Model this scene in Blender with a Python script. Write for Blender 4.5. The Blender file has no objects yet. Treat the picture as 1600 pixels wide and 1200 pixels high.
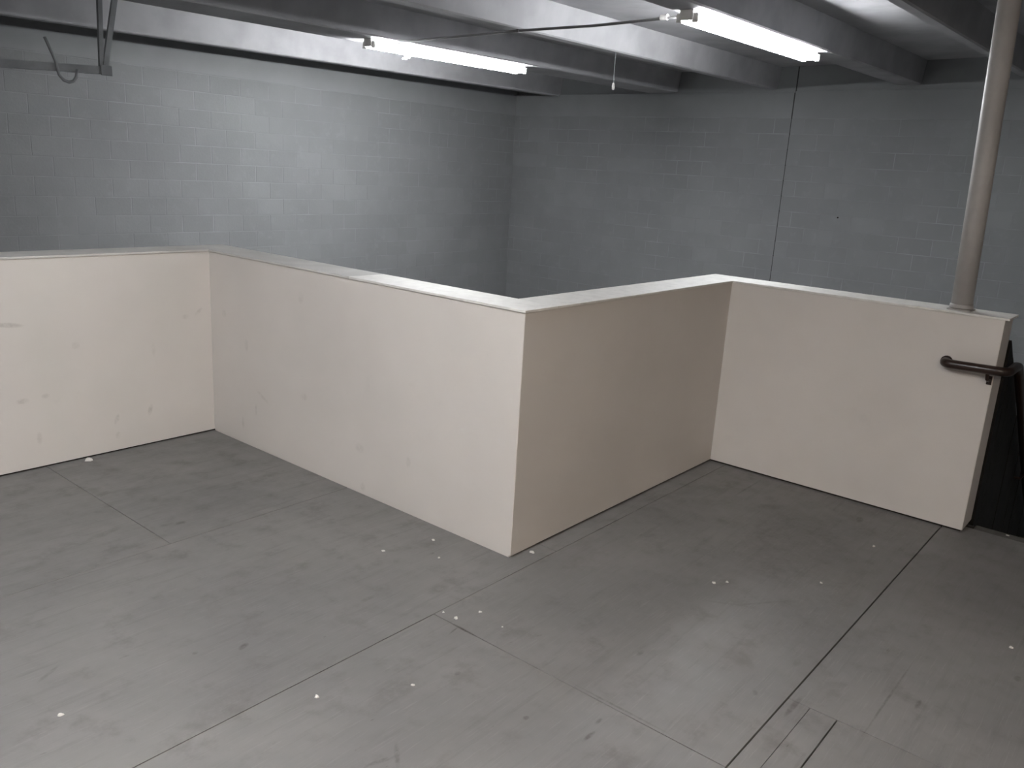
import bpy, bmesh, math, random
from mathutils import Vector, Matrix

random.seed(7)
S = bpy.context.scene
C = S.collection

# ------------------------------------------------------------------ camera
CAM_Z = 1.6
cam_d = bpy.data.cameras.new('camera')
cam_d.sensor_width = 36.0
cam_d.lens = 1303.35 * 36.0 / 1600.0
cam_d.clip_start = 0.05
cam = bpy.data.objects.new('camera', cam_d)
C.objects.link(cam)
yaw, pitch, roll = math.radians(39.11), math.radians(14.51), math.radians(3.38)
fwd = Vector((math.cos(yaw)*math.cos(pitch), math.sin(yaw)*math.cos(pitch), -math.sin(pitch)))
rgt = Vector((math.sin(yaw), -math.cos(yaw), 0))
upv = rgt.cross(fwd)
r2 = math.cos(roll)*rgt + math.sin(roll)*upv
u2 = -math.sin(roll)*rgt + math.cos(roll)*upv
cam.matrix_world = Matrix(((r2.x, u2.x, -fwd.x, 0), (r2.y, u2.y, -fwd.y, 0), (r2.z, u2.z, -fwd.z, CAM_Z), (0, 0, 0, 1)))
S.camera = cam

# ------------------------------------------------------------------ world, exposure
w = bpy.data.worlds.new('world'); S.world = w
w.use_nodes = True
w.node_tree.nodes['Background'].inputs[0].default_value = (0.75, 0.8, 0.85, 1)
w.node_tree.nodes['Background'].inputs[1].default_value = 0.0
S.view_settings.view_transform = 'Standard'
S.view_settings.look = 'None'
S.view_settings.gamma = 1
S.view_settings.use_curve_mapping = False
S.view_settings.exposure = 1.7
TUBE = 40.0            # emission of the fluorescent tubes

# ------------------------------------------------------------------ dimensions
UB, UD = 2.535, 4.367           # faces of the half walls that look towards -X
VA, VC, V4 = 4.300, 2.015, 0.662  # faces that look towards -Y, and the free end
HW, TW = 1.052, 0.20            # half wall height (below its cap) and thickness
VL, UR = 9.50, 11.35            # block walls
ZLOW = -2.75                    # ground level below the mezzanine
def zb(u, v): return 2.72 + 0.013*(u-4.5) - 0.018*(v-6.0)   # underside of the beams (roof falls a little)
SLAB = 0.28

# ------------------------------------------------------------------ helpers
def tag(o, label=None, cat=None, group=None, kind=None):
    if label: o['label'] = label
    if cat: o['category'] = cat
    if group: o['group'] = group
    if kind: o['kind'] = kind
    return o
def obj(name, bm, mat, parent=None, smooth=False):
    me = bpy.data.meshes.new(name)
    bmesh.ops.recalc_face_normals(bm, faces=bm.faces)
    bm.to_mesh(me); bm.free()
    if smooth:
        for p in me.polygons: p.use_smooth = True
    me.materials.append(mat)
    o = bpy.data.objects.new(name, me); C.objects.link(o)
    if parent: o.parent = parent
    return o
def share(name, me, loc, parent=None):
    o = bpy.data.objects.new(name, me); C.objects.link(o); o.location = loc
    if parent: o.parent = parent
    return o
def empty(name, loc=(0, 0, 0)):
    o = bpy.data.objects.new(name, None); C.objects.link(o); o.location = loc
    return o
def box(bm, x0, x1, y0, y1, z0, z1, bev=0.0):
    vs = [bm.verts.new(p) for p in ((x0,y0,z0),(x1,y0,z0),(x1,y1,z0),(x0,y1,z0),(x0,y0,z1),(x1,y0,z1),(x1,y1,z1),(x0,y1,z1))]
    fs = [bm.faces.new([vs[i] for i in f]) for f in ((0,3,2,1),(4,5,6,7),(0,1,5,4),(1,2,6,5),(2,3,7,6),(3,0,4,7))]
    if bev:
        es = list({e for f in fs for e in f.edges})
        bmesh.ops.bevel(bm, geom=es, offset=bev, segments=2, affect='EDGES', profile=0.5)
    return bm
def B(*a, **k): return box(bmesh.new(), *a, **k)
def prism(pts, axis, a, b):
    """polygon pts (2D) pushed along an axis from a to b; axis 'x': pts=(y,z), 'y': pts=(x,z), 'z': pts=(x,y)"""
    bm = bmesh.new()
    def P(p, t): return {'x': (t, p[0], p[1]), 'y': (p[0], t, p[1]), 'z': (p[0], p[1], t)}[axis]
    lo = [bm.verts.new(P(p, a)) for p in pts]; hi = [bm.verts.new(P(p, b)) for p in pts]
    bm.faces.new(lo); bm.faces.new(hi[::-1])
    n = len(pts)
    for i in range(n): bm.faces.new((lo[i], lo[(i+1) % n], hi[(i+1) % n], hi[i]))
    return bm
def tube(bm, pts, r, n=12, cap=True):
    """round tube through points; r a number or one per point"""
    pts = [Vector(p) for p in pts]
    rs = r if isinstance(r, (list, tuple)) else [r]*len(pts)
    prev = None; ref = None
    for i, p in enumerate(pts):
        if i == 0: t = pts[1]-p
        elif i == len(pts)-1: t = p-pts[i-1]
        else: t = (pts[i+1]-p).normalized() + (p-pts[i-1]).normalized()
        t.normalize()
        if ref is None:
            ref = Vector((0, 0, 1)) if abs(t.z) < .9 else Vector((1, 0, 0))
        a = t.cross(ref).normalized(); b = a.cross(t).normalized(); ref = b
        ring = [bm.verts.new(p + rs[i]*(math.cos(2*math.pi*k/n)*a + math.sin(2*math.pi*k/n)*b)) for k in range(n)]
        if prev:
            for k in range(n): bm.faces.new((prev[k], prev[(k+1) % n], ring[(k+1) % n], ring[k]))
        elif cap: bm.faces.new(ring[::-1])
        prev = ring
    if cap: bm.faces.new(prev)
    return bm
def T(pts, r, n=12): return tube(bmesh.new(), pts, r, n)
def arc(c, e1, e2, r, a0, a1, n=6):
    c, e1, e2 = Vector(c), Vector(e1), Vector(e2)
    return [c + r*(math.cos(a0+(a1-a0)*i/n)*e1 + math.sin(a0+(a1-a0)*i/n)*e2) for i in range(n+1)]

# ------------------------------------------------------------------ materials
class NB:
    def __init__(s, name):
        s.m = bpy.data.materials.new(name); s.m.use_nodes = True
        s.t = s.m.node_tree; s.t.nodes.clear()
        s.out = s.t.nodes.new('ShaderNodeOutputMaterial')
        s.b = s.t.nodes.new('ShaderNodeBsdfPrincipled')
        s.l(s.b.outputs[0], s.out.inputs[0])
    def l(s, a, b): s.t.links.new(a, b)
    def n(s, typ, **kw):
        nd = s.t.nodes.new(typ)
        for k, v in kw.items(): setattr(nd, k, v)
        return nd
    def pos(s): return s.n('ShaderNodeNewGeometry').outputs['Position']
    def scaled(s, vec, sc):
        m = s.n('ShaderNodeVectorMath', operation='MULTIPLY'); s.l(vec, m.inputs[0]); m.inputs[1].default_value = sc
        return m.outputs[0]
    def noise(s, vec, scale, detail=3, rough=.55):
        n = s.n('ShaderNodeTexNoise'); s.l(vec, n.inputs['Vector'])
        n.inputs['Scale'].default_value = scale; n.inputs['Detail'].default_value = detail; n.inputs['Roughness'].default_value = rough
        return n.outputs[0]
    def rng(s, v, a, b, c=0., d=1., smooth=True):
        m = s.n('ShaderNodeMapRange'); m.interpolation_type = 'SMOOTHSTEP' if smooth else 'LINEAR'
        s.l(v, m.inputs[0])
        for i, x in enumerate((a, b, c, d)): m.inputs[i+1].default_value = x
        return m.outputs[0]
    def math(s, op, a, b):
        m = s.n('ShaderNodeMath', operation=op)
        for i, x in enumerate((a, b)):
            if isinstance(x, (int, float)): m.inputs[i].default_value = x
            else: s.l(x, m.inputs[i])
        return m.outputs[0]
    def mix(s, fac, a, b, blend='MIX'):
        m = s.n('ShaderNodeMix', data_type='RGBA', blend_type=blend)
        if isinstance(fac, (int, float)): m.inputs[0].default_value = fac
        else: s.l(fac, m.inputs[0])
        for i, x in ((6, a), (7, b)):
            if isinstance(x, tuple): m.inputs[i].default_value = (*x, 1)
            else: s.l(x, m.inputs[i])
        return m.outputs[2]
    def bump(s, h, strength, dist=.01):
        b = s.n('ShaderNodeBump'); b.inputs['Strength'].default_value = strength; b.inputs['Distance'].default_value = dist
        s.l(h, b.inputs['Height']); s.l(b.outputs[0], s.b.inputs['Normal'])
    def fin(s, col, rough=.6, spec=.3, metal=0.):
        if isinstance(col, tuple): s.b.inputs['Base Color'].default_value = (*col, 1)
        else: s.l(col, s.b.inputs['Base Color'])
        if isinstance(rough, (int, float)): s.b.inputs['Roughness'].default_value = rough
        else: s.l(rough, s.b.inputs['Roughness'])
        s.b.inputs['Specular IOR Level'].default_value = spec
        s.b.inputs['Metallic'].default_value = metal
        return s.m
    def marks(s, pos, plane, items):
        """soft marks with a place and shape of their own: (a, b, half length, half width, angle deg, strength)"""
        acc = None
        for a, b, la, lb, ang, st in items:
            c, sn = math.cos(math.radians(ang)), math.sin(math.radians(ang))
            ax = {'xy': ((1,0,0),(0,1,0)), 'xz': ((1,0,0),(0,0,1)), 'yz': ((0,1,0),(0,0,1))}[plane]
            e1 = Vector(ax[0])*c + Vector(ax[1])*sn; e2 = -Vector(ax[0])*sn + Vector(ax[1])*c
            ctr = Vector(ax[0])*a + Vector(ax[1])*b
            parts = []
            for e, hl in ((e1, la), (e2, lb)):
                d = s.n('ShaderNodeVectorMath', operation='DOT_PRODUCT'); s.l(pos, d.inputs[0]); d.inputs[1].default_value = e/hl
                q = s.math('SUBTRACT', d.outputs['Value'], ctr.dot(e)/hl)
                parts.append(s.math('MULTIPLY', q, q))
            r = s.math('ADD', parts[0], parts[1])
            mk = s.rng(r, 1.6, .0, 0., st)
            acc = mk if acc is None else s.math('MAXIMUM', acc, mk)
        g = s.noise(pos, 38., 4, .7)
        return s.math('MULTIPLY', acc, s.rng(g, .3, .62, .15, .8))

def m_plain(name, col, rough=.6, spec=.3, metal=0., var=.06, scale=6.):
    b = NB(name); p = b.pos()
    n = b.noise(p, scale, 4)
    d = tuple(c*(1-var*2) for c in col); e = tuple(min(1, c*(1+var)) for c in col)
    return b.fin(b.mix(b.rng(n, .3, .7), d, e), rough, spec, metal)

def m_block(name, base):
    b = NB(name); p = b.pos()
    oi = b.n('ShaderNodeObjectInfo').outputs['Random']
    n1 = b.noise(p, 1.1, 3); n2 = b.noise(p, 45., 4, .7); n3 = b.noise(p, 9., 3)
    c = b.mix(b.rng(n1, .3, .7), tuple(x*.93 for x in base), tuple(x*1.07 for x in base))
    c = b.mix(b.rng(oi, 0, 1, 0, .5, False), c, tuple(x*.87 for x in base))
    c = b.mix(b.rng(n3, .55, .75, 0, .35), c, tuple(x*1.15 for x in base))
    b.bump(n2, .35, .006)
    return b.fin(c, .75, .2)

def m_floor():
    b = NB('grey_floor_paint'); p = b.pos()
    oi = b.n('ShaderNodeObjectInfo').outputs['Random']
    st = b.noise(b.scaled(p, (1.2, 14., 1.)), 2.2, 5, .65)      # grain runs along X
    st2 = b.noise(b.scaled(p, (3., 60., 1.)), 2.5, 3, .6)
    bl = b.noise(p, 1.6, 4, .6); bl2 = b.noise(p, 6.5, 5, .65); sp = b.noise(b.scaled(p, (1., 2.6, 1.)), 17., 3, .5)
    c = b.mix(b.rng(bl, .3, .72), (.157, .154, .152), (.206, .199, .195))
    c = b.mix(b.rng(oi, 0, 1, 0, .4, False), c, (.166, .160, .156))
    c = b.mix(b.rng(st, .5, .74, 0, .34), c, (.106, .101, .098))
    c = b.mix(b.rng(st2, .54, .76, 0, .42), c, (.243, .235, .230))
    c = b.mix(b.rng(bl2, .52, .76, 0, .55), c, (.112, .104, .099))
    c = b.mix(b.rng(sp, .70, .80, 0, .5), c, (.07, .063, .055))
    mk = b.marks(p, 'xy', [(1.985,1.765,.055,.007,90,1.),(1.955,1.79,.03,.004,10,.7),(2.0,1.12,.16,.005,90,.5),(.95,1.2,.04,.006,0,.5),
        (1.383,2.215,.022,.012,20,.8),(1.253,2.291,.010,.008,0,.6),(1.778,1.602,.012,.008,0,.7),(1.759,1.299,.011,.009,0,.75),
        (1.823,1.113,.030,.007,0,.8),(1.899,1.131,.020,.006,5,.6),(1.733,3.247,.022,.016,0,.6),(.88,2.499,.045,.008,30,.4),
        (4.137,1.078,.040,.016,10,.7),(2.381,.845,.015,.008,20,.6),(2.705,.431,.030,.007,0,.75),(3.115,.215,.02,.012,0,.6),
        (1.573,1.682,.10,.05,10,.30),(1.194,1.989,.16,.07,5,.22),(1.378,1.454,.05,.008,50,.5),(1.33,1.47,.05,.008,-20,.4),
        (2.311,1.237,.02,.01,0,.5),(2.963,1.078,.10,.008,-35,.3),(2.86,1.17,.09,.008,-60,.25),(2.13,2.039,.05,.03,0,.35),
        (1.887,2.171,.03,.012,0,.45),(1.442,3.356,.10,.02,15,.3),(1.679,3.269,.03,.012,0,.4),(2.40,.725,.065,.010,0,.75),
        (2.68,.514,.26,.004,0,.6),(4.12,1.665,.17,.007,0,.5),(2.652,.814,.03,.015,0,.35),(3.6,1.2,.5,.3,20,.22),(3.0,.9,.35,.16,10,.15)])
    c = b.mix(mk, c, (.045, .038, .032))
    b.bump(st2, .12, .003)
    return b.fin(c, b.rng(bl2, .3, .7, .48, .68), .35)

def m_half(name, plane=None, items=()):
    b = NB(name); p = b.pos()
    n1 = b.noise(p, 1.3, 3); n2 = b.noise(p, 7., 5, .65); n3 = b.noise(p, 60., 3, .6)
    base = (.602, .574, .546)
    c = b.mix(b.rng(n1, .3, .7), tuple(x*.96 for x in base), tuple(min(1, x*1.03) for x in base))
    c = b.mix(b.rng(n2, .6, .8, 0, .22), c, tuple(x*.78 for x in base))
    if items: c = b.mix(b.math('MULTIPLY', b.marks(p, plane, items), .8), c, (.18, .165, .15))
    b.bump(n3, .10, .003)
    return b.fin(c, .55, .3)

def m_emit(name, col, strength):
    b = NB(name)
    b.b.inputs['Emission Color'].default_value = (*col, 1)
    b.b.inputs['Emission Strength'].default_value = strength
    return b.fin((.9, .9, .9), .4, .3)

def m_cap():
    b = NB('cap_paint'); p = b.pos()
    n = b.noise(p, 22., 4)
    c = b.mix(b.rng(n, .35, .75), (.70, .69, .665), (.60, .59, .565))
    return b.fin(c, .5, .3)

GREY = (.200, .206, .212)
def m_mortar():
    b = NB('grey_painted_mortar'); p = b.pos()
    n = b.noise(p, 1.7, 4, .6); n2 = b.noise(p, 12., 3)
    c = b.mix(b.rng(n, .42, .72), tuple(x*.98 for x in GREY), tuple(x*1.30 for x in GREY))
    c = b.mix(b.rng(n2, .4, .7, 0, .4), c, tuple(x*1.12 for x in GREY))
    return b.fin(c, .8, .15)
M_block = m_block('grey_painted_block', GREY)
M_mortar = m_mortar()
M_wallplain = m_plain('grey_wall_paint', GREY, .75, .2)
M_band = m_plain('grey_bond_beam_paint', tuple(x*1.06 for x in GREY), .7, .2, var=.025, scale=2.)
M_conc = m_plain('grey_ceiling_concrete', (.395, .395, .41), .75, .2, var=.07, scale=2.5)
M_dark = m_plain('dark_gap', (.03, .027, .024), .9, .1)
M_seal = m_plain('dark_joint_sealant', (.055, .055, .055), .8, .1)
M_floor = m_floor()
M_halfA = m_half('cream_half_wall_scuffed', 'xz', [(1.475,.743,.07,.012,-8,.55),(2.151,.199,.012,.03,-15,.5),(1.966,.180,.012,.028,-20,.4),
    (1.514,.361,.03,.014,0,.4),(2.458,.716,.03,.010,40,.35),(2.38,.695,.02,.015,0,.25),(2.187,.537,.012,.035,0,.2),(1.576,.157,.014,.03,0,.25),
    (1.968,.09,.014,.02,0,.25),(1.782,.606,.02,.02,0,.2),(1.62,.37,.02,.012,0,.3)])
M_halfB = m_half('cream_half_wall_smudged', 'yz', [(3.951,.574,.015,.035,0,.3),(2.995,.234,.03,.022,0,.3),(2.651,.256,.016,.028,0,.25),
    (2.967,.04,.018,.022,0,.3),(3.437,.396,.03,.02,0,.22),(4.164,.719,.02,.02,0,.25),(3.808,.314,.06,.010,25,.25),(3.459,.909,.02,.03,0,.25),(4.0,.121,.012,.035,0,.3),(3.871,.227,.012,.03,0,.3)])
M_half = m_half('cream_half_wall')
M_cap = m_cap()
M_capgrey = m_plain('darker_cap_tone', (.56, .55, .535), .6, .3)  # slightly darker tone for the caps at the left
M_white = m_plain('white_enamel', (.82, .82, .80), .4, .4, var=.02)
M_tube = m_emit('fluorescent_glow', (.965, .985, 1.0), TUBE*1.0)
M_tube_warm = m_emit('warm_fluorescent_glow', (1.0, .84, .68), TUBE*1.12)  # tint of the added strip, to warm the right-hand half walls
M_tube_strong = m_emit('strong_fluorescent_glow', (.97, .985, 1.0), TUBE*1.65)   # emission raised to brighten the left wall
M_socket = m_plain('lamp_socket_plastic', (.72, .72, .70), .5, .3)
M_steel = m_plain('grey_painted_steel', (.16, .17, .18), .5, .4, var=.1)
M_conduit = m_plain('conduit_steel', (.17, .17, .175), .5, .4, .2)
M_pipe = m_plain('cream_grey_pipe_paint', (.345, .33, .318), .5, .35, var=.05)
M_rail = m_plain('dark_brown_rail_paint', (.030, .016, .012), .32, .5, var=.2)
M_board = m_plain('black_stained_board', (.011, .010, .009), .7, .2, var=.3, scale=12.)
M_tread = m_plain('dark_stair_wood', (.035, .031, .028), .7, .2, var=.2)
M_nose = m_plain('worn_threshold_wood', (.11, .108, .10), .7, .2, var=.15, scale=14.)
M_chip = m_plain('white_paint_flake', (.62, .61, .58), .7, .2, var=.03)
M_lower = m_plain('ground_concrete', (.30, .296, .285), .8, .2, var=.1, scale=1.5)

# ------------------------------------------------------------------ mezzanine floor: deck + plywood sheets
bm = bmesh.new()
box(bm, -4.2, 4.56, -4.2, V4+.02, -.30, -.020)
box(bm, -4.2, 4.56, V4+.02, VC+TW, -.30, -.020)
box(bm, -4.2, UB+TW, VC+TW, VA+TW, -.30, -.020)
floor = tag(obj('floor', bm, M_dark), 'grey painted plywood mezzanine floor with dark seams between sheets', 'floor', kind='structure')
rows = [  # v0, v1, gap at the far side of each row, joints along u
    (3.087, VA+TW, .002, [-4.2, -.74, 1.60, UB+TW]),
    (1.920, 3.087, .0025, [-4.2, -2.1, .25, UB+TW]),
    (.757, 1.920, .0022, [-4.2, -.36, 1.985, 4.33, 4.56]),
    (-.410, .757, .0048, [-4.2, -2.2, .12, 2.43, 4.465]),
    (-1.575, -.410, .003, [-4.2, -1.1, 1.23, 3.56, 4.465]),
    (-4.2, -1.575, .003, [-4.2, -2.2, .12, 2.43, 4.465])]
def panel(x0, x1, y0, y1, dz=0.):
    if x1 > UB+TW and y1 > VC+TW:  # sheet cut round the corner post of the opening
        x1 = min(x1, UB+TW)
    o = obj('plywood_panel', B(x0, x1, y0, y1, -.019, dz), M_floor, floor)
    return o
for v0, v1, g, js in rows:
    for a, b_ in zip(js[:-1], js[1:]):
        x0, x1 = a+.0015, b_-.0015
        y0, y1 = v0+.0008, v1-g
        if (v0, a) == (-.410, .12):     # this sheet is made up of narrower strips by the open seam
            for s0, s1 in ((v0, .5985), (.5985, .682), (.682, v1)):
                gap = g if s1 == v1 else (.0038 if s1 < .6 else .001)
                panel(x0, x1, s0+.0008, s1-gap, random.uniform(-.0012, 0))
        elif v0 == 1.920 and b_ > 2:     # cut back behind the jutting corner: a narrow strip goes on along the inner wall
            panel(x0, x1, y0, y1, -.0006)
            panel(UB+TW+.001, 4.56, y0, VC+TW, -.0009)
        else:
            panel(x0, x1, y0, y1, random.uniform(-.001, 0))

# threshold at the head of the stairs
o = tag(obj('trim_1', B(4.468, 4.545, -.35, V4-.03, -.019, -.006, bev=.003), M_nose), 'narrow worn grey threshold board along the stair head', 'threshold', kind='structure')

# ------------------------------------------------------------------ half walls round the opening
def half_wall(name, label, bx, mat, arrises, platemat, plate):
    bm = B(*bx, .010, HW)
    es = [e for e in bm.edges if abs(e.verts[0].co.z-e.verts[1].co.z) > .5 and any(abs(e.verts[0].co.x-a) < .001 and abs(e.verts[0].co.y-b_) < .001 for a, b_ in arrises)]
    if es: bmesh.ops.bevel(bm, geom=es, offset=.004, segments=3, affect='EDGES', profile=.5)
    o = tag(obj(name, bm, mat), label, 'half wall', kind='structure')
    obj('sole_plate', B(*plate, -.019, .012), platemat, o)
    return o
hwA = half_wall('wall_parapet_left', 'scuffed cream half wall at the left, beyond the plywood floor', (-4.2, UB+TW, VA, VA+TW), M_halfA, (), M_dark, (-4.2, UB+TW-.02, VA+.012, VA+TW-.012))
hwB = half_wall('wall_parapet_center', 'brightest cream half wall, running towards the viewer to the jutting corner', (UB, UB+TW, VC, VA), M_halfB, ((UB, VC),), M_halfB, (UB+.003, UB+TW-.012, VC+.012, VA))
hwC = half_wall('wall_parapet_inner', 'shaded cream half wall going back from the jutting corner', (UB+TW, UD+TW, VC, VC+TW), M_half, (), M_dark, (UB+TW, UD+TW-.012, VC+.010, VC+TW-.012))
hwD = half_wall('wall_parapet_right', 'cream half wall at the right that carries the steel pipe and ends at the stairs', (UD, UD+TW, V4, VC), M_half, ((UD, V4), (UD+TW, V4)), M_dark, (UD+.010, UD+TW-.012, V4+.010, VC))
ov = .007
def cap(par, x0, x1, y0, y1, m): return obj('cap_board', B(x0, x1, y0, y1, HW, HW+.011, bev=.002), m, par)
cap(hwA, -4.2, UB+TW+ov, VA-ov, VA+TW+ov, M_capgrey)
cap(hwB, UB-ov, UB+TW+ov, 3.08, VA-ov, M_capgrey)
cap(hwB, UB-ov, UB+TW+ov, VC-ov, 3.078, M_cap)
cap(hwC, UB+TW+ov, UD+TW+ov, VC-ov, VC+TW+ov, M_cap)
cap(hwD, UD-ov, UD+TW+ov, V4-.018, VC-ov, M_cap)

# ------------------------------------------------------------------ block walls
CH, CL = .2032, .4064
Z0 = 1.235 - CH*10           # bed joint heights
def project(P):
    d = Vector(P) - Vector((0, 0, CAM_Z)); z = d.dot(fwd)
    if z < .1: return None
    return 800+1303.35*d.dot(r2)/z, 600-1303.35*d.dot(u2)/z
PROF = [(-400, 400), (0, 398), (330, 390), (815, 470), (1122, 434), (1578, 490), (1579, 540), (1600, 700), (2000, 700)]
def in_view(P):
    q = project(P)
    if q is None: return False
    x, y = q
    if not (-60 < x < 1660 and y > -40): return False
    for (xa, ya), (xb, yb) in zip(PROF[:-1], PROF[1:]):
        if xa <= x <= xb: return y < ya+(yb-ya)*(x-xa)/(xb-xa) + 25
    return False
JT, DEP = .010, .0022
def block_bm(L, Hh):
    """block face in the XZ plane, front at y=0, looking -Y; chamfered arris"""
    bm = bmesh.new(); c = .0014
    def ring(dx, y): return [bm.verts.new(p) for p in ((dx, y, dx), (L-dx, y, dx), (L-dx, y, Hh-dx), (dx, y, Hh-dx))]
    a, m_, b_ = ring(c, 0), ring(0, c), ring(0, DEP+.002)
    bm.faces.new(a)
    for p, q in ((a, m_), (m_, b_)):
        for i in range(4): bm.faces.new((p[i], p[(i+1) % 4], q[(i+1) % 4], q[i]))
    return bm
bcache = {}
def block_mesh(L):
    k = round(L, 3)
    if k not in bcache:
        me = bpy.data.meshes.new('block'); bm = block_bm(L, CH-JT)
        bmesh.ops.recalc_face_normals(bm, faces=bm.faces)
        f = max(bm.faces, key=lambda f: f.calc_area())
        if f.normal.y > 0: bmesh.ops.reverse_faces(bm, faces=bm.faces)
        bm.to_mesh(me); bm.free(); me.materials.append(M_block); bcache[k] = me
    return bcache[k]
def lay(wall, span, phase, ztop, place, rotz, joints=()):
    """courses of blocks; place(s, z) gives the world point of a block's lower corner"""
    rest = bmesh.new(); cand = []
    s0, s1 = span
    nz = 0
    z = Z0 - CH*2
    while z < ztop-.02:
        k = int(round((z-Z0)/CH))
        off = phase + (CL/2 if k % 2 else 0)
        i = math.floor((s0-off)/CL)
        cuts = [s0]
        while off+i*CL < s1:
            t = off+i*CL
            if t > s0+.05 and t < s1-.05: cuts.append(t)
            i += 1
        cuts.append(s1)
        for j in joints:
            cuts = [c for c in cuts if abs(c-j) > .06] + [j]
        cuts.sort()
        for a, b_ in zip(cuts[:-1], cuts[1:]):
            cand.append((a+JT/2, b_-a-JT, z+JT/2))
        z += CH
    seen = [c for c in cand if in_view(place(c[0]+c[1]/2, c[2]+CH/2))]
    seen.sort(key=lambda c: (Vector(place(c[0], c[2]))-Vector((0, 0, CAM_Z))).length)
    keep = set(seen[:300])
    n = 0
    for c in cand:
        if c in keep:
            L = round(c[1], 3)
            d = 0.
            o = share('block', block_mesh(L), (0, 0, 0), wall)
            p = Vector(place(c[0], c[2])); o.location = p; o.rotation_euler = (0, 0, rotz); n += 1
        else:
            me = block_mesh(round(c[1], 3))
            M = Matrix.Translation(Vector(place(c[0], c[2]))) @ Matrix.Rotation(rotz, 4, 'Z')
            vs = [rest.verts.new(M @ v.co) for v in me.vertices]
            for p in me.polygons: rest.faces.new([vs[i] for i in p.vertices])
    tag(obj('block_courses', rest, M_block, wall), kind='stuff')
    return n
# left block wall (looks towards -Y)
wallL = tag(obj('wall_left', B(-4.2, UR+.2, VL+DEP, VL+.2, ZLOW, 3.3), M_mortar), 'grey painted concrete block wall on the left, lit by a tube', 'wall', kind='structure')
ZT = Z0 + CH*16
lay(wallL, (-.6, UR-.002), 3.852, ZT, lambda s, z: (s, VL, z), 0.)
obj('bond_beam', B(-4.2, UR-.002, VL-.002, VL+DEP+.002, ZT+JT/2, 2.92, bev=.002), M_band, wallL)
# right block wall (looks towards -X); blocks read from high Y to low Y
wallR = tag(obj('wall_right', B(UR+DEP, UR+.3, -4.2, VL-.002, ZLOW, 2.78), M_mortar), 'dim grey concrete block wall on the right with a dark vertical joint', 'wall', kind='structure')
VJ = 4.68
ZTR = Z0 + CH*18
PH = VL - 3.486
lay(wallR, (.002, VL+1.0), PH, Z0+CH*16, lambda s, z: (UR, VL-s, z), -math.pi/2, joints=(VL-VJ,))
obj('bond_beam', B(UR, UR+DEP+.002, -4.2, VJ-.008, Z0+CH*16+JT/2, 2.80, bev=.002), M_band, wallR)
obj('bond_beam', B(UR, UR+DEP+.002, VJ+.008, VL-.004, Z0+CH*16+JT/2, 2.78, bev=.002), M_band, wallR)
obj('upper_wall', B(UR+.03, UR+.3, -4.2, VL-.002, 2.775, 3.35), M_band, wallR)
obj('control_joint', B(UR+.001, UR+DEP+.001, VJ-.0085, VJ+.0085, -1.5, 2.78), M_seal, wallR)
obj('control_joint', B(UR+.0285, UR+.0305, VJ-.0085, VJ+.0085, 2.781, 3.12), M_seal, wallR)
obj('anchor_hole', T([(UR-.001, 3.873, 1.21), (UR+.006, 3.873, 1.21)], .012, 10), M_dark, wallR)
# walls behind the viewer, ground level
tag(obj('wall_back', B(-4.4, -4.2, -4.4, VL+.2, ZLOW, 3.3), M_wallplain), 'grey wall behind the viewer on the left side', 'wall', kind='structure')
tag(obj('wall_near', B(-4.2, UR+.3, -4.4, -4.2, ZLOW, 3.3), M_wallplain), 'grey wall behind the viewer on the right side', 'wall', kind='structure')
tag(obj('floor_lower', B(-4.4, UR+.3, -4.4, VL+.2, ZLOW-.15, ZLOW), M_lower), 'bare concrete ground floor below the opening', 'floor', kind='structure')

# ------------------------------------------------------------------ ceiling: slab and concrete beams
def sheared(bm):
    for v in bm.verts:
        v.co.z += zb(v.co.x, v.co.y)
    return bm
ceil = tag(obj('ceiling', sheared(B(-4.3, UR+.3, -4.3, VL+.1, SLAB, SLAB+.16)), M_conc), 'grey concrete ceiling slab with deep beams running towards the right wall', 'ceiling', kind='structure')
beams = [(8.60, 8.73), (6.46, 6.92), (4.95, 5.07), (3.13, 3.40), (1.90, 2.00), (.05, .22), (-1.75, -1.5), (-3.4, -3.2)]
for y0, y1 in beams:
    t = .03
    bm = prism([(y0, 0), (y1, 0), (y1+t, SLAB+.01), (y0-t, SLAB+.01)], 'x', -4.19, UR+.30)
    bmesh.ops.bevel(bm, geom=[e for e in bm.edges if abs(e.verts[0].co.z) < 1e-6 and abs(e.verts[1].co.z) < 1e-6 and abs(e.verts[0].co.x-e.verts[1].co.x) > 1],
                    offset=.012, segments=1, affect='EDGES')
    obj('beam', sheared(bm), M_conc, ceil)

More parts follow.
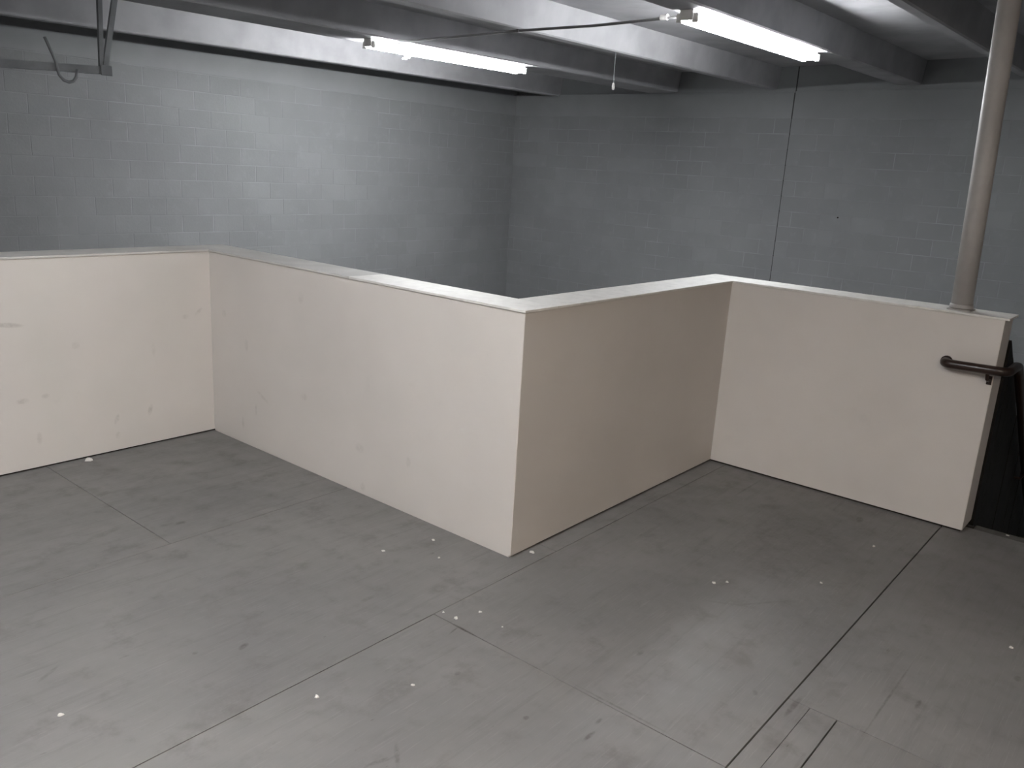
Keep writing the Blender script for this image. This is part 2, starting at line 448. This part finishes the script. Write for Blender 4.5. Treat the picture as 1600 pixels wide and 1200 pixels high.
# ------------------------------------------------------------------ fluorescent fixtures
def fixture(name, label, u0, u1, v, gap=0.006, switch=False, group='ceiling strip lights'):
    zc = zb((u0+u1)/2, v) - gap
    um = (u0+u1)/2; L = u1-u0
    root = tag(empty(name, (um, v, zc)), label, 'light fixture', group)
    slope = math.atan(.013); root.rotation_euler = (0, -slope, 0)
    h = L/2
    # ridge housing: flat channel with sloped wings
    obj('housing', prism([(-.050, 0), (.050, 0), (.050, -.022), (.030, -.060), (-.030, -.060), (-.050, -.022)], 'x', -h, h), M_white, root)
    for e in (-1, 1):
        obj('end_cap', B(e*h-.006, e*h+.006, -.054, .054, -.066, .004, bev=.002), M_socket, root)
        obj('hanger_strap', B(e*(h-.35)-.015, e*(h-.35)+.015, -.03, .03, -.002, gap+.006), M_steel, root)
    for s in (-1, 1):
        y = s*.066; zt = -.054
        t = obj('tube', T([(-h+.030, y, zt), (-h+.034, y, zt), (h-.034, y, zt), (h-.030, y, zt)], [.017, .021, .021, .017], 16), M_tube_strong if switch else (M_tube_warm if v < 0 else M_tube), root, smooth=True)
        for e in (-1, 1):
            k = obj('socket', B(e*(h-.018)-.011, e*(h-.018)+.011, y-.021, y+.021, zt-.026, -.018, bev=.004), M_socket, root)
    if switch:
        sb = obj('pull_switch', T([(-h+.50, -.02, -.058), (-h+.50, -.02, -.118), (-h+.50, -.02, -.122)], [.030, .030, .022], 14), M_white, root)
        obj('switch_lever', B(-h+.44, -h+.50, -.028, -.012, -.135, -.118, bev=.003), M_white, sb)
    return root
fixture('strip_light', 'lit twin-tube fluorescent strip under the beam by the left wall', 5.66, 8.00, 6.64, switch=True)
fixture('strip_light', 'lit twin-tube fluorescent strip under the beam nearer the steel pipe', 5.80, 8.24, 3.285)
# two unseen strips added near the viewer to light the half walls and floor
fixture('strip_light', 'added out-of-view twin-tube strip above and to the left of the viewer', -1.2, 1.14, 1.80)
fixture('strip_light', 'added out-of-view twin-tube strip behind the viewer to the right', -1.6, .74, -1.62)

# ------------------------------------------------------------------ conduit between the fixtures
cd = tag(empty('conduit', (5.92, 5.0, zb(5.92, 5.0))), 'thin grey conduit strung under the beams between the two strip lights', 'conduit')
def rel(par, pts): return [Vector(p)-par.location for p in pts]
pts = [(5.945, 3.338, zb(5.9, 3.338)-.019), (5.94, 3.42, zb(5.9, 3.42)-.019), (5.92, 4.2, zb(5.9, 4.2)-.028), (5.91, 4.9, zb(5.9, 4.9)-.014), (5.90, 5.06, zb(5.9, 5.06)-.014),
       (5.88, 5.8, zb(5.9, 5.8)-.020), (5.85, 6.46, zb(5.9, 6.46)-.018), (5.84, 6.588, zb(5.9, 6.588)-.018)]
obj('conduit_tube', T(rel(cd, pts), .011, 10), M_conduit, cd, smooth=True)
for y in (4.96, 6.48, 3.38):
    p = Vector((5.9, y, zb(5.9, y)))-cd.location
    obj('clamp', B(p.x-.012, p.x+.035, p.y-.012, p.y+.012, p.z-.030, p.z-.001, bev=.003), M_conduit, cd)
p = Vector((5.935, 3.56, zb(5.9, 3.56)))-cd.location
obj('connector', T([(p.x, p.y-.04, p.z-.012), (p.x, p.y+.02, p.z-.012)], [.022, .020], 12), M_white, cd)

# ------------------------------------------------------------------ pull cord
zc = zb(7.5, 5.0)
pc = tag(empty('pull_cord', (7.49, 5.0, zc)), 'thin pull cord with a small pale weight hanging from a beam', 'pull cord')
obj('cord', T([(0, 0, .005), (.005, .003, -.15), (.004, .0, -.29)], .003, 6), M_steel, pc)
obj('weight', T([(.004, 0, -.285), (.004, 0, -.30), (.004, 0, -.345), (.004, 0, -.355)], [.006, .012, .014, .008], 10), M_pipe, pc, smooth=True)

# ------------------------------------------------------------------ hung door track at the upper left
tr = tag(empty('hanging_track', (3.15, 6.74, 2.14)), 'grey steel door track on angle hangers at the upper left', 'track')
def trel(p): return Vector(p)-tr.location
d = Vector((3.185-1.0, 0, 2.142-2.03)); sl = d.z/d.x
bm = prism([(-.026, -.030), (.026, -.030), (.026, -.022), (-.018, -.022), (-.018, .018), (.026, .018), (.026, .026), (-.026, .026)], 'x', -2.25, .045)
for v in bm.verts: v.co.z += sl*v.co.x
obj('rail', bm, M_steel, tr)
ztop = zb(3.15, 6.72)
bm = bmesh.new(); a = trel((3.128, 6.712, 2.165)); b_ = trel((3.145, 6.712, ztop+.01))
hang = prism([(-.016, 0), (.016, 0), (.016, .004), (-.012, .004), (-.012, .03), (-.016, .03)], 'z', a.z, b_.z)
for v in hang.verts:
    k = (v.co.z-a.z)/(b_.z-a.z); v.co.x += a.x+(b_.x-a.x)*k; v.co.y += a.y
obj('hanger', hang, M_steel, tr)
a = trel((3.150, 6.705, 2.15)); b_ = trel((3.262, 6.705, ztop+.01))
br = prism([(-.020, 0), (.020, 0), (.020, .004), (-.016, .004), (-.016, .026), (-.020, .026)], 'z', a.z, b_.z)
for v in br.verts:
    k = (v.co.z-a.z)/(b_.z-a.z); v.co.x += a.x+(b_.x-a.x)*k; v.co.y += a.y
obj('brace', br, M_steel, tr)
bp = trel((3.165, 6.708, 2.135)); obj('end_bracket', B(bp.x-.05, bp.x+.035, bp.y-.006, bp.y+.004, bp.z-.035, bp.z+.04, bev=.003), M_steel, tr)
cab = [(2.724, 6.70, 2.314), (2.757, 6.70, 2.235), (2.787, 6.70, 2.162), (2.796, 6.70, 2.11), (2.806, 6.70, 2.066), (2.835, 6.70, 2.033), (2.872, 6.70, 2.022), (2.905, 6.70, 2.034), (2.925, 6.70, 2.062), (2.940, 6.70, 2.118)]
obj('cable_loop', T([trel(p) for p in cab], .0115, 8), M_steel, tr, smooth=True)

# ------------------------------------------------------------------ steel pipe on the right half wall
pb = Vector((4.462, .872, HW+.011))
pp = tag(empty('pipe_column', pb), 'pale grey steel pipe standing on the right half wall up to the ceiling', 'pipe')
top = zb(4.46, .93)+SLAB - pb.z
obj('pipe', T([(0, 0, 0), (0, .016, .55), (0, .066, top+.01)], .0475, 28), M_pipe, pp, smooth=True)
obj('base_plate', B(-.053, .053, -.053, .053, 0, .006, bev=.002), M_pipe, pp)
obj('base_collar', T([(0, 0, .008), (0, 0, .012), (0, .001, .026), (0, .001, .028)], [.0515, .053, .051, .049], 28), M_pipe, pp, smooth=True)

# ------------------------------------------------------------------ stair, its black boarded guard and the handrail
K = .72
def ztopg(u): return 1.055 - K*(u-4.41)
gd = tag(empty('stair_guard', (4.575, .66, -1.3)), 'black boarded guard sloping down beside the stairs', 'guard')
def grel(p): return Vector(p)-gd.location
u = 4.575; i = 0
while u < 8.0:
    wd = .142
    u1 = u+wd-.004
    lo = max(ZLOW, -.35 - K*(u-4.5))
    y0 = .652 + random.uniform(-.0025, .0025)
    bm = prism([(u-gd.location.x, lo-gd.location.z), (u1-gd.location.x, lo-gd.location.z), (u1-gd.location.x, max(lo+.05, ztopg(u1))-gd.location.z), (u-gd.location.x, ztopg(u)-gd.location.z)], 'y', y0-gd.location.y, y0+.022-gd.location.y)
    obj('board', bm, M_board, gd)
    u += wd; i += 1
bm = prism([(4.575-gd.location.x, ztopg(4.575)-.09-gd.location.z), (4.575-gd.location.x, ztopg(4.575)-gd.location.z), (8.0-gd.location.x, ztopg(8.0)-gd.location.z), (8.0-gd.location.x, ztopg(8.0)-.09-gd.location.z)], 'y', .677-gd.location.y, .715-gd.location.y)
obj('top_rail', bm, M_board, gd)
st = tag(empty('staircase', (4.56, .15, 0)), 'dark wooden stairs going down behind the right half wall', 'stairs')
nst = 15; rise = -ZLOW/nst; run = rise/K
for k in range(1, nst):
    x0 = 4.552+(k-1)*run - 4.56; z = -k*rise
    obj('tread', B(x0, x0+run+.02, -.50, .49, z-.035, z, bev=.004), M_tread, st)
    obj('riser', B(x0, x0+.014, -.49, .485, z+.0005, z+rise-(.02 if k == 1 else .036)), M_tread, st)
for y in (-.535, ):
    bm = prism([(-.008, -.36), (-.008, -.02), (nst*run-.2, -.02-K*(nst*run-.2)), (nst*run-.2, max(ZLOW, -.36-K*(nst*run-.2)))], 'y', y, y+.034)
    obj('stringer', bm, M_tread, st)

hr = tag(empty('handrail', (UD, .75, .83)), 'dark brown tubular handrail turning round the half wall end into the stairs', 'handrail')
def hrel(p): return Vector(p)-hr.location
rr = .0215; off = .062
x = UD-off; zr = .822
path = [(UD+.004, .872, zr)] + [tuple(p) for p in arc((UD-off+.035, .837, zr), (0, 1, 0), (-1, 0, 0), .035, 0, math.pi/2, 5)]
yv = .600
path += [(x, .70, zr+.003)] + [tuple(p) for p in arc((x+.05, yv+.05, zr+.004), (-1, 0, 0), (0, -1, 0), .05, 0, math.pi/2, 6)]
xe = 4.56
path += [(xe-.06, yv, zr+.006), (xe, yv, zr-.004), (xe+.05, yv, zr-.035)]
for uu in (4.9, 5.6, 6.4, 7.6): path.append((uu, yv, zr-.035-K*(uu-xe-.05)))
obj('rail_tube', T([hrel(p) for p in path], rr, 14), M_rail, hr, smooth=True)
obj('wall_flange', T([hrel((UD+.001, .872, zr)), hrel((UD-.006, .872, zr))], .027, 16), M_rail, hr)
bk = obj('bracket', T([hrel((x, .682, zr-.012)), hrel((x+.012, .680, zr-.044)), hrel((UD-.015, .678, zr-.055)), hrel((UD+.001, .678, zr-.055))], .0085, 8), M_rail, hr)
obj('bracket_plate', B(*(lambda q: (q.x-.006, q.x, q.y-.011, q.y+.011, q.z-.022, q.z+.020))(hrel((UD+.001, .678, zr-.055))), bev=.002), M_rail, bk)
for uu in (5.7, 6.7):
    zz = zr-.035-K*(uu-xe-.05)
    bk = obj('bracket', T([hrel((uu, yv, zz-.012)), hrel((uu, yv+.015, zz-.05)), hrel((uu, .651, zz-.055))], .0085, 8), M_rail, hr)

# ------------------------------------------------------------------ paint flakes lying on the floor
def flake(x, y, r, label, flat=.5):
    bm = bmesh.new(); n = 8
    r *= .85; rs = [r*random.uniform(.55, 1.1) for _ in range(n)]
    a0 = random.uniform(0, 6.28)
    lo = [bm.verts.new((rs[i]*math.cos(a0+6.283*i/n), flat*rs[i]*math.sin(a0+6.283*i/n)*1.6, 0)) for i in range(n)]
    hi = [bm.verts.new((.8*v.co.x, .8*v.co.y, r*random.uniform(.25, .5))) for v in lo]
    top_ = bm.verts.new((0, 0, r*.45))
    bm.faces.new(lo[::-1])
    for i in range(n):
        bm.faces.new((lo[i], lo[(i+1) % n], hi[(i+1) % n], hi[i])); bm.faces.new((hi[i], hi[(i+1) % n], top_))
    o = obj('paint_flake', bm, M_chip); o.location = (x, y, .0005); o.rotation_euler.z = random.uniform(0, 3)
    tag(o, label, 'debris', 'white flakes on the floor')
flake(1.79, 4.262, .030, 'largest white flake, lying at the foot of the left half wall')
flake(2.193, 2.43, .011, 'white flake on the floor before the brightest half wall, farthest left of three')
flake(2.422, 2.362, .012, 'white flake closest to the foot of the brightest half wall')
flake(2.318, 2.223, .009, 'faint white flake just left of the jutting wall corner')
flake(2.017, 1.901, .009, 'white flake at the far end of the little line of flakes by the cracked seam')
flake(2.02, 1.842, .013, 'bigger white flake right beside the dark cracked seam')
flake(2.114, 1.807, .010, 'lone white flake just right of the cracked seam')
flake(2.096, 1.682, .006, 'tiny white flake a little nearer than the cracked seam')
flake(1.631, 1.657, .009, 'white flake beside a dull stain in the middle of the near floor')
flake(.822, 2.269, .012, 'white flake by itself at the lower left of the floor')
flake(1.385, 1.822, .011, 'white flake close to the long seam at the lower left')
flake(2.645, 1.985, .016, 'white flake wedged against the shaded wall by the jutting corner')
flake(2.974, 1.291, .012, 'pale flake on the floor at the left of the row before the inner corner')
flake(3.023, 1.255, .009, 'small pale flake touching the leftmost flake before the inner corner')
flake(3.309, .969, .009, 'white flake halfway between the inner corner and the long dark seam')
flake(3.858, .924, .012, 'pale flake near the foot of the right half wall')
flake(3.327, .271, .011, 'white flake at the right edge of the floor')
flake(4.50, .485, .011, 'white flake on the threshold at the head of the stairs')
